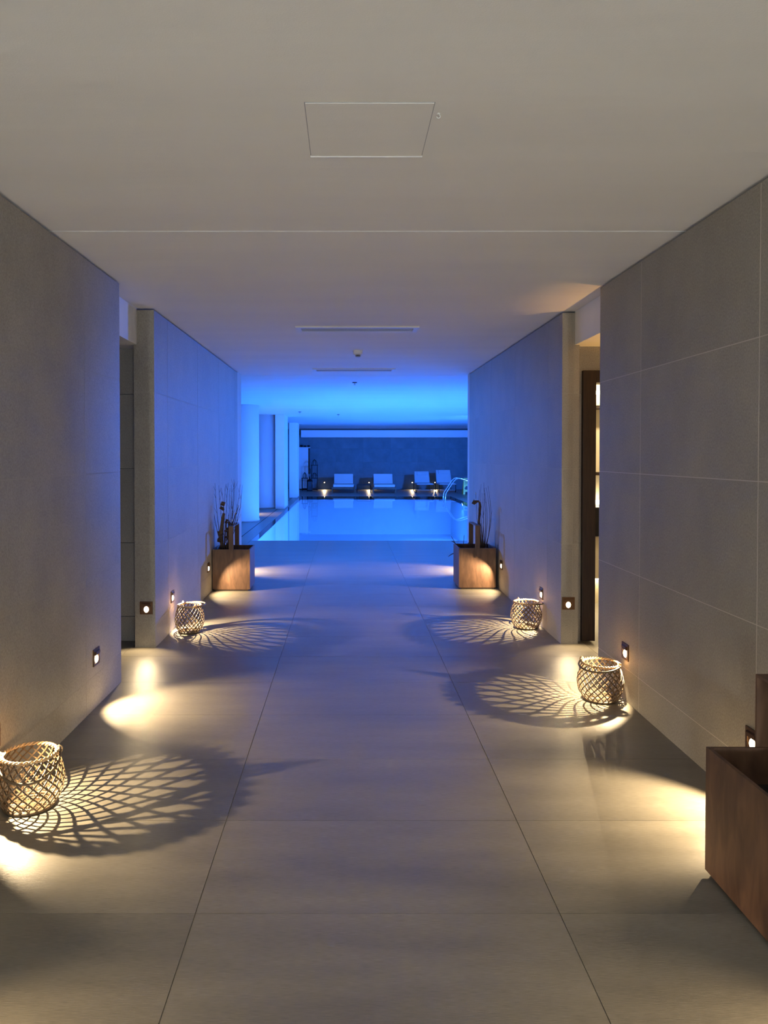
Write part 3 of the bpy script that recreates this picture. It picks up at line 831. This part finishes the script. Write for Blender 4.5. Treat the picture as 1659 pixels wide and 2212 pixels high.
# dark spiky dried plant behind the right planter
D = thing('spiky_dried_plant', 'dark spiky dried leaves poking out behind the right planter', 'dried plant', (1.415, 8.76, 0.0))
bm = bmesh.new(); lathe(bm, [(0.05, 0), (0.07, 0.12), (0.06, 0.22), (0.05, 0.24)], 20); obj('pot', bm, 'darkmetal', D, smooth=True)
for (ex, ez, lift) in ((-0.14, 0.515, 0.02), (-0.135, 0.455, 0.06), (0.12, 0.43, 0.09), (0.02, 0.53, 0.02), (-0.175, 0.265, 0.06), (0.17, 0.30, 0.07)):
    n = 8
    pts = [(ex * i / n, -0.01 * i / n, 0.22 + (ez - 0.22) * i / n + lift * math.sin(PI * i / n)) for i in range(n + 1)]
    obj('dry_leaf', curl_bm(pts, [0.012 + 0.012 * math.sin(PI * min(1, (i + 1) / n)) - (0.008 if i == n else 0) for i in range(n + 1)], [(0.1, 1, 0.3)] * (n + 1), 0.005), 'twig', D)

# ------------------------------------------------------------------ pool side furniture
def cushion_lounger(x, y, label):
    t = thing('cushion_lounger', label, 'sun lounger', (x, y, 0), group='cushioned loungers')
    w, l = 0.47, 1.75       # half width, length (foot at -y)
    for sx in (-1, 1):
        bx('side_rail', 'midwood', t, sx*w - 0.025 if sx > 0 else -w, sx*w if sx > 0 else -w + 0.025, 0, l, 0.14, 0.22)
        for yy in (0.0, l - 0.05):
            bx('leg', 'midwood', t, sx*w - 0.045 if sx > 0 else -w, sx*w if sx > 0 else -w + 0.045, yy, yy + 0.05, 0, 0.14)
    bx('end_rail', 'midwood', t, -w + 0.025, w - 0.025, 0, 0.025, 0.14, 0.22)
    for k in range(9):
        bx('seat_slat', 'midwood', t, -w + 0.025, w - 0.025, 0.06 + k*0.13, 0.06 + k*0.13 + 0.09, 0.18, 0.21)
    bx('seat_cushion', 'cushion', t, -0.42, 0.42, -0.02, 1.05, 0.222, 0.325, 0.03)
    bm = bmesh.new(); box(bm, -0.40, 0.40, -0.05, 0.05, 0, 0.52); bevel(bm, 0.03)
    bmesh.ops.rotate(bm, cent=(0, 0, 0), matrix=Matrix.Rotation(math.radians(-38), 3, 'X'), verts=bm.verts)
    bmesh.ops.translate(bm, vec=(0, 1.10, 0.285), verts=bm.verts)
    obj('back_cushion', bm, 'cushion', t)
    bm = bmesh.new(); box(bm, -0.42, 0.42, 0.052, 0.08, 0, 0.50)
    bmesh.ops.rotate(bm, cent=(0, 0, 0), matrix=Matrix.Rotation(math.radians(-38), 3, 'X'), verts=bm.verts)
    bmesh.ops.translate(bm, vec=(0, 1.10, 0.265), verts=bm.verts)
    obj('backrest_board', bm, 'midwood', t)
    for sx in (-1, 1):
        bm = bmesh.new(); bar(bm, (sx*0.36, 1.45, 0.19), (sx*0.36, 1.36, 0.50), 0.014, 6); obj('back_support', bm, 'midwood', t)
cushion_lounger(-0.15, 28.78, 'cushioned lounger between the wire racks and the low side table')
cushion_lounger(1.50, 28.70, 'cushioned lounger to the right of the low side table')

st = thing('side_table', 'low dark side table between the two cushioned loungers', 'side table', (0.67, 28.75, 0))
bx('table_top', 'darkmetal', st, -0.29, 0.29, -0.25, 0.25, 0.30, 0.33, 0.004)
for sx in (-1, 1):
    for sy in (-1, 1):
        bm = bmesh.new(); bar(bm, (sx*0.27, sy*0.23, 0.30), (sx*0.275, sy*0.235, 0.0), 0.013, 8); obj('leg', bm, 'darkmetal', st)

def sling_lounger(x, y, label, hi):
    t = thing('sling_lounger', label, 'sun lounger', (x, y, 0), group='sling loungers')
    w = 0.33
    L = 1.15
    ang = math.radians(54)
    bl = hi
    for sx in (-1, 1):
        bm = bmesh.new(); bar(bm, (sx*w, 0, 0.33), (sx*w, L + 0.35, 0.33), 0.016, 8); obj('side_rail', bm, 'grille', t, smooth=True)
        bm = bmesh.new(); bar(bm, (sx*w*0.93, L, 0.34), (sx*w*0.93, L + bl*math.cos(ang), 0.34 + bl*math.sin(ang)), 0.014, 8); obj('back_rail', bm, 'grille', t, smooth=True)
        for yy in (0.1, L + 0.3):
            bm = bmesh.new(); tube(bm, [(sx*w, yy, 0.33), (sx*w, yy, 0.06), (sx*w, yy + 0.03, 0.0)], 0.015, 8); obj('leg', bm, 'darkmetal', t, smooth=True)
        bm = bmesh.new(); tube(bm, [(sx*(w + 0.02) , 0.28, 0.05 + 0.05*math.cos(a)) if False else (sx*(w + 0.02), 0.28 + 0.05*math.sin(a), 0.05 + 0.05*math.cos(a)) for a in [2*PI*k/16 for k in range(16)]], 0.010, 6, closed=True); obj('wheel', bm, 'darkmetal', t, smooth=True)
    bm = bmesh.new(); bar(bm, (-w, 0.1, 0.10), (w, 0.1, 0.10), 0.011, 8); obj('stretcher', bm, 'grille', t)
    bm = bmesh.new(); bar(bm, (-w, 0, 0.33), (w, 0, 0.33), 0.016, 8); obj('end_rail', bm, 'grille', t)
    bx('seat_sling', 'sling', t, -w + 0.012, w - 0.012, 0.01, L, 0.335, 0.36, 0.008)
    bm = bmesh.new(); box(bm, -w*0.93 + 0.01, w*0.93 - 0.01, -0.012, 0.012, 0.0, bl); bevel(bm, 0.006)
    R = Matrix.Rotation(-(PI/2 - ang), 3, 'X')
    bmesh.ops.rotate(bm, cent=(0, 0, 0), matrix=R, verts=bm.verts); bmesh.ops.translate(bm, vec=(0, L, 0.355), verts=bm.verts)
    obj('back_sling', bm, 'sling', t)
    bm = bmesh.new(); box(bm, -0.20, 0.20, -0.05, -0.013, bl - 0.20, bl - 0.03); bevel(bm, 0.014)
    bmesh.ops.rotate(bm, cent=(0, 0, 0), matrix=R, verts=bm.verts); bmesh.ops.translate(bm, vec=(0, L, 0.355), verts=bm.verts)
    obj('head_pillow', bm, 'sling', t)
sling_lounger(3.14, 28.75, 'sling lounger with head pillow left of the last wall lamp', 0.57)
sling_lounger(4.05, 28.75, 'sling lounger with head pillow nearest the handrails', 0.64)

# towel cabinet and wire stands in the far left corner
tc = thing('towel_cabinet', 'tall pale cabinet with dark side in the far left corner', 'cabinet', (-1.86, 31.0, 0))
bx('cabinet_body', 'white', tc, -0.22, 0.17, -0.02, 0.3, 0.05, 1.82, 0.004)
bx('cabinet_side', 'darkwood', tc, 0.172, 0.23, 0.0, 0.3, 0.7, 1.80)
bx('cabinet_side', 'darkwood', tc, -0.25, -0.222, 0.0, 0.3, 0.0, 1.82)
bx('cabinet_top', 'white', tc, -0.25, 0.25, -0.03, 0.31, 1.822, 1.85)
bm = bmesh.new(); tube(bm, [(0.24, -0.02, 0.92), (0.262, -0.05, 0.9), (0.262, -0.05, 0.72), (0.24, -0.02, 0.70)], 0.012, 6); obj('cabinet_handle', bm, 'darkmetal', tc)
bx('plinth', 'darkwood', tc, -0.22, 0.17, 0.02, 0.3, 0.0, 0.05)
for k, (xx, r_, hh) in enumerate(((-1.99, 0.06, 0.10), (-1.82, 0.045, 0.07), (-1.68, 0.055, 0.08))):
    o = thing('dark_bowl', ('taller dark bowl on top of the cabinet, left one', 'small dark bowl on top of the cabinet, middle one', 'dark bowl on top of the cabinet, right one')[k], 'bowl', (xx, 31.13, 1.85), group='bowls on the cabinet')
    bm = bmesh.new(); lathe(bm, [(r_*0.55, 0), (r_*0.9, hh*0.4), (r_, hh), (r_*0.9, hh), (r_*0.8, hh*0.45), (r_*0.4, hh*0.12)], 16); obj('bowl_body', bm, 'darkmetal', o, smooth=True)
    bm = bmesh.new(); tube(bm, [(r_*0.95*math.cos(2*PI*j/16), r_*0.95*math.sin(2*PI*j/16), hh) for j in range(16)], 0.005, 5, closed=True); obj('bowl_rim', bm, 'darkmetal', o)

def wire_stand(x, y, w, levels, dome, label):
    t = thing('wire_stand', label, 'wire stand', (x, y, 0), group='black wire stands')
    a = w / 2
    bx('stand_base', 'darkmetal', t, -a, a, -a, a, 0.03, 0.10)
    for sx in (-1, 1):
        for sy in (-1, 1):
            bm = bmesh.new(); bar(bm, (sx*a*0.95, sy*a*0.95, 0.0), (sx*a*0.95, sy*a*0.95, levels[-1]), 0.012, 6); obj('post', bm, 'darkmetal', t)
    for z in levels:
        bm = frame_bm(-a - 0.02, a + 0.02, -a - 0.02, a + 0.02, z - 0.012, z + 0.012, 0.022); obj('shelf_ring', bm, 'darkmetal', t)
    for k in (-0.55, 0.0, 0.55):
        bm = bmesh.new(); bar(bm, (k*a, -a*0.95, 0.1), (k*a, -a*0.95, levels[-1]), 0.007, 5); obj('wire', bm, 'darkmetal', t)
    for z in (levels if len(levels) > 1 else levels[-1:]):
        for k in range(3):
            an = PI * k / 3
            d = Vector((math.cos(an), math.sin(an), 0))
            bm = bmesh.new(); tube(bm, [Vector((0, 0, z)) + d * (-math.cos(PI*j/12) * a * 0.9) + Vector((0, 0, dome * math.sin(PI*j/12))) for j in range(13)], 0.009, 5); obj('dome_hoop', bm, 'darkmetal', t)
    bm = bmesh.new(); bmesh.ops.create_uvsphere(bm, u_segments=8, v_segments=6, radius=0.022); bmesh.ops.translate(bm, vec=(0, 0, levels[-1] + dome + 0.012), verts=bm.verts); obj('finial', bm, 'darkmetal', t)
wire_stand(-1.39, 30.35, 0.26, [0.53, 1.08], 0.22, 'tall two tier black wire stand with domed tops')
wire_stand(-1.80, 30.30, 0.22, [0.53], 0.22, 'low black wire stand with domed top before the pale cabinet')
ln = thing('lantern', 'black framed floor lantern between the two wire stands', 'lantern', (-1.57, 29.95, 0))
bx('lantern_base', 'darkmetal', ln, -0.11, 0.11, -0.11, 0.11, 0.0, 0.05)
for sx in (-1, 1):
    for sy in (-1, 1):
        bm = bmesh.new(); bar(bm, (sx*0.10, sy*0.10, 0.05), (sx*0.085, sy*0.085, 0.40), 0.016, 6); obj('lantern_post', bm, 'darkmetal', ln)
bm = bmesh.new(); lathe(bm, [(0.13, 0.40), (0.12, 0.43), (0.03, 0.52), (0.012, 0.62)], 4); obj('lantern_roof', bm, 'darkmetal', ln)
bm = bmesh.new(); lathe(bm, [(0.035, 0.05), (0.035, 0.25)], 14); obj('candle', bm, 'cushion', ln, smooth=False)
for sy in (-1, 1):
    bx('pane', 'glass', ln, -0.085, 0.085, sy*0.09 - 0.002, sy*0.09 + 0.002, 0.05, 0.40)

# steel handrails of the pool steps
for k, yy in enumerate((24.35, 24.85)):
    t = thing('pool_handrail', ('curved steel pool handrail, nearer one of the pair', 'curved steel pool handrail, farther one of the pair')[k], 'handrail', (3.34, yy, -0.3), group='pool handrails')
    ctrl = [(0, 0, 0.0), (0, 0, 0.38), (0.02, 0, 0.50), (0.30, 0, 0.92), (0.37, 0, 0.99), (0.45, 0, 1.015), (0.55, 0, 1.0), (0.92, 0, 0.88), (0.98, 0, 0.83), (1.0, 0, 0.75), (1.0, 0, 0.305)]
    bm = bmesh.new(); tube(bm, ctrl, 0.021, 10); obj('rail', bm, 'steel', t, smooth=True)
    bm = bmesh.new(); lathe(bm, [(0.05, 0.300), (0.05, 0.308), (0.026, 0.318)], 16, (1.0, 0, 0)); obj('floor_flange', bm, 'steel', t)

# wet floor sign
ws = thing('wet_floor_sign', 'yellow folding wet floor sign beside the handrails', 'sign', (4.60, 27.6, 0))
def sign_panel(s, name):
    bm = bmesh.new()
    H, wt, wb2, th = 0.62, 0.105, 0.145, 0.012
    def P(u, z, d): # u across, z up the panel, d depth
        return Vector((u, s * (0.012 + (H - z) * 0.24) + d, z))
    def quad(pts2):
        f = [bm.verts.new(P(u, z, -th/2)) for u, z in pts2]; b = [bm.verts.new(P(u, z, th/2)) for u, z in pts2]
        bm.faces.new(f); bm.faces.new(b[::-1])
        for i in range(len(f)):
            j = (i + 1) % len(f); bm.faces.new((f[j], f[i], b[i], b[j]))
    hw = lambda z: wb2 + (wt - wb2) * z / H
    quad([(-hw(0.10), 0.10), (hw(0.10), 0.10), (hw(0.50), 0.50), (-hw(0.50), 0.50)])          # body
    for sg in (-1, 1):
        quad([(sg*hw(0), 0.0), (sg*(hw(0) - 0.07), 0.0), (sg*(hw(0.1) - 0.08), 0.10), (sg*hw(0.10), 0.10)])   # feet
        quad([(sg*hw(0.5), 0.50), (sg*(hw(0.5) - 0.035), 0.50), (sg*(hw(0.58) - 0.03), 0.58), (sg*hw(0.58), 0.58)])  # handle sides
    quad([(-hw(0.58), 0.58), (hw(0.58), 0.58), (hw(0.62), 0.62), (-hw(0.62), 0.62)])          # handle
    o = obj(name, bm, 'signyellow', ws)
    if s < 0:
        bm = bmesh.new()
        def q2(pts2):
            f = [bm.verts.new(P(u, z, -th/2 - 0.003)) for u, z in pts2]; b = [bm.verts.new(P(u, z, -th/2 - 0.0005)) for u, z in pts2]
            bm.faces.new(f); bm.faces.new(b[::-1])
            for i in range(len(f)):
                j = (i + 1) % len(f); bm.faces.new((f[j], f[i], b[i], b[j]))
        q2([(-0.07, 0.42), (0.07, 0.42), (0.07, 0.45), (-0.07, 0.45)])
        q2([(-0.085, 0.365), (0.085, 0.365), (0.085, 0.378), (-0.085, 0.378)])
        q2([(-0.09, 0.23), (-0.06, 0.18), (0.06, 0.18), (0.09, 0.23), (0.03, 0.32), (-0.03, 0.32)])
        obj('sign_print', bm, 'signink', o)
sign_panel(-1, 'sign_panel'); sign_panel(1, 'sign_panel')
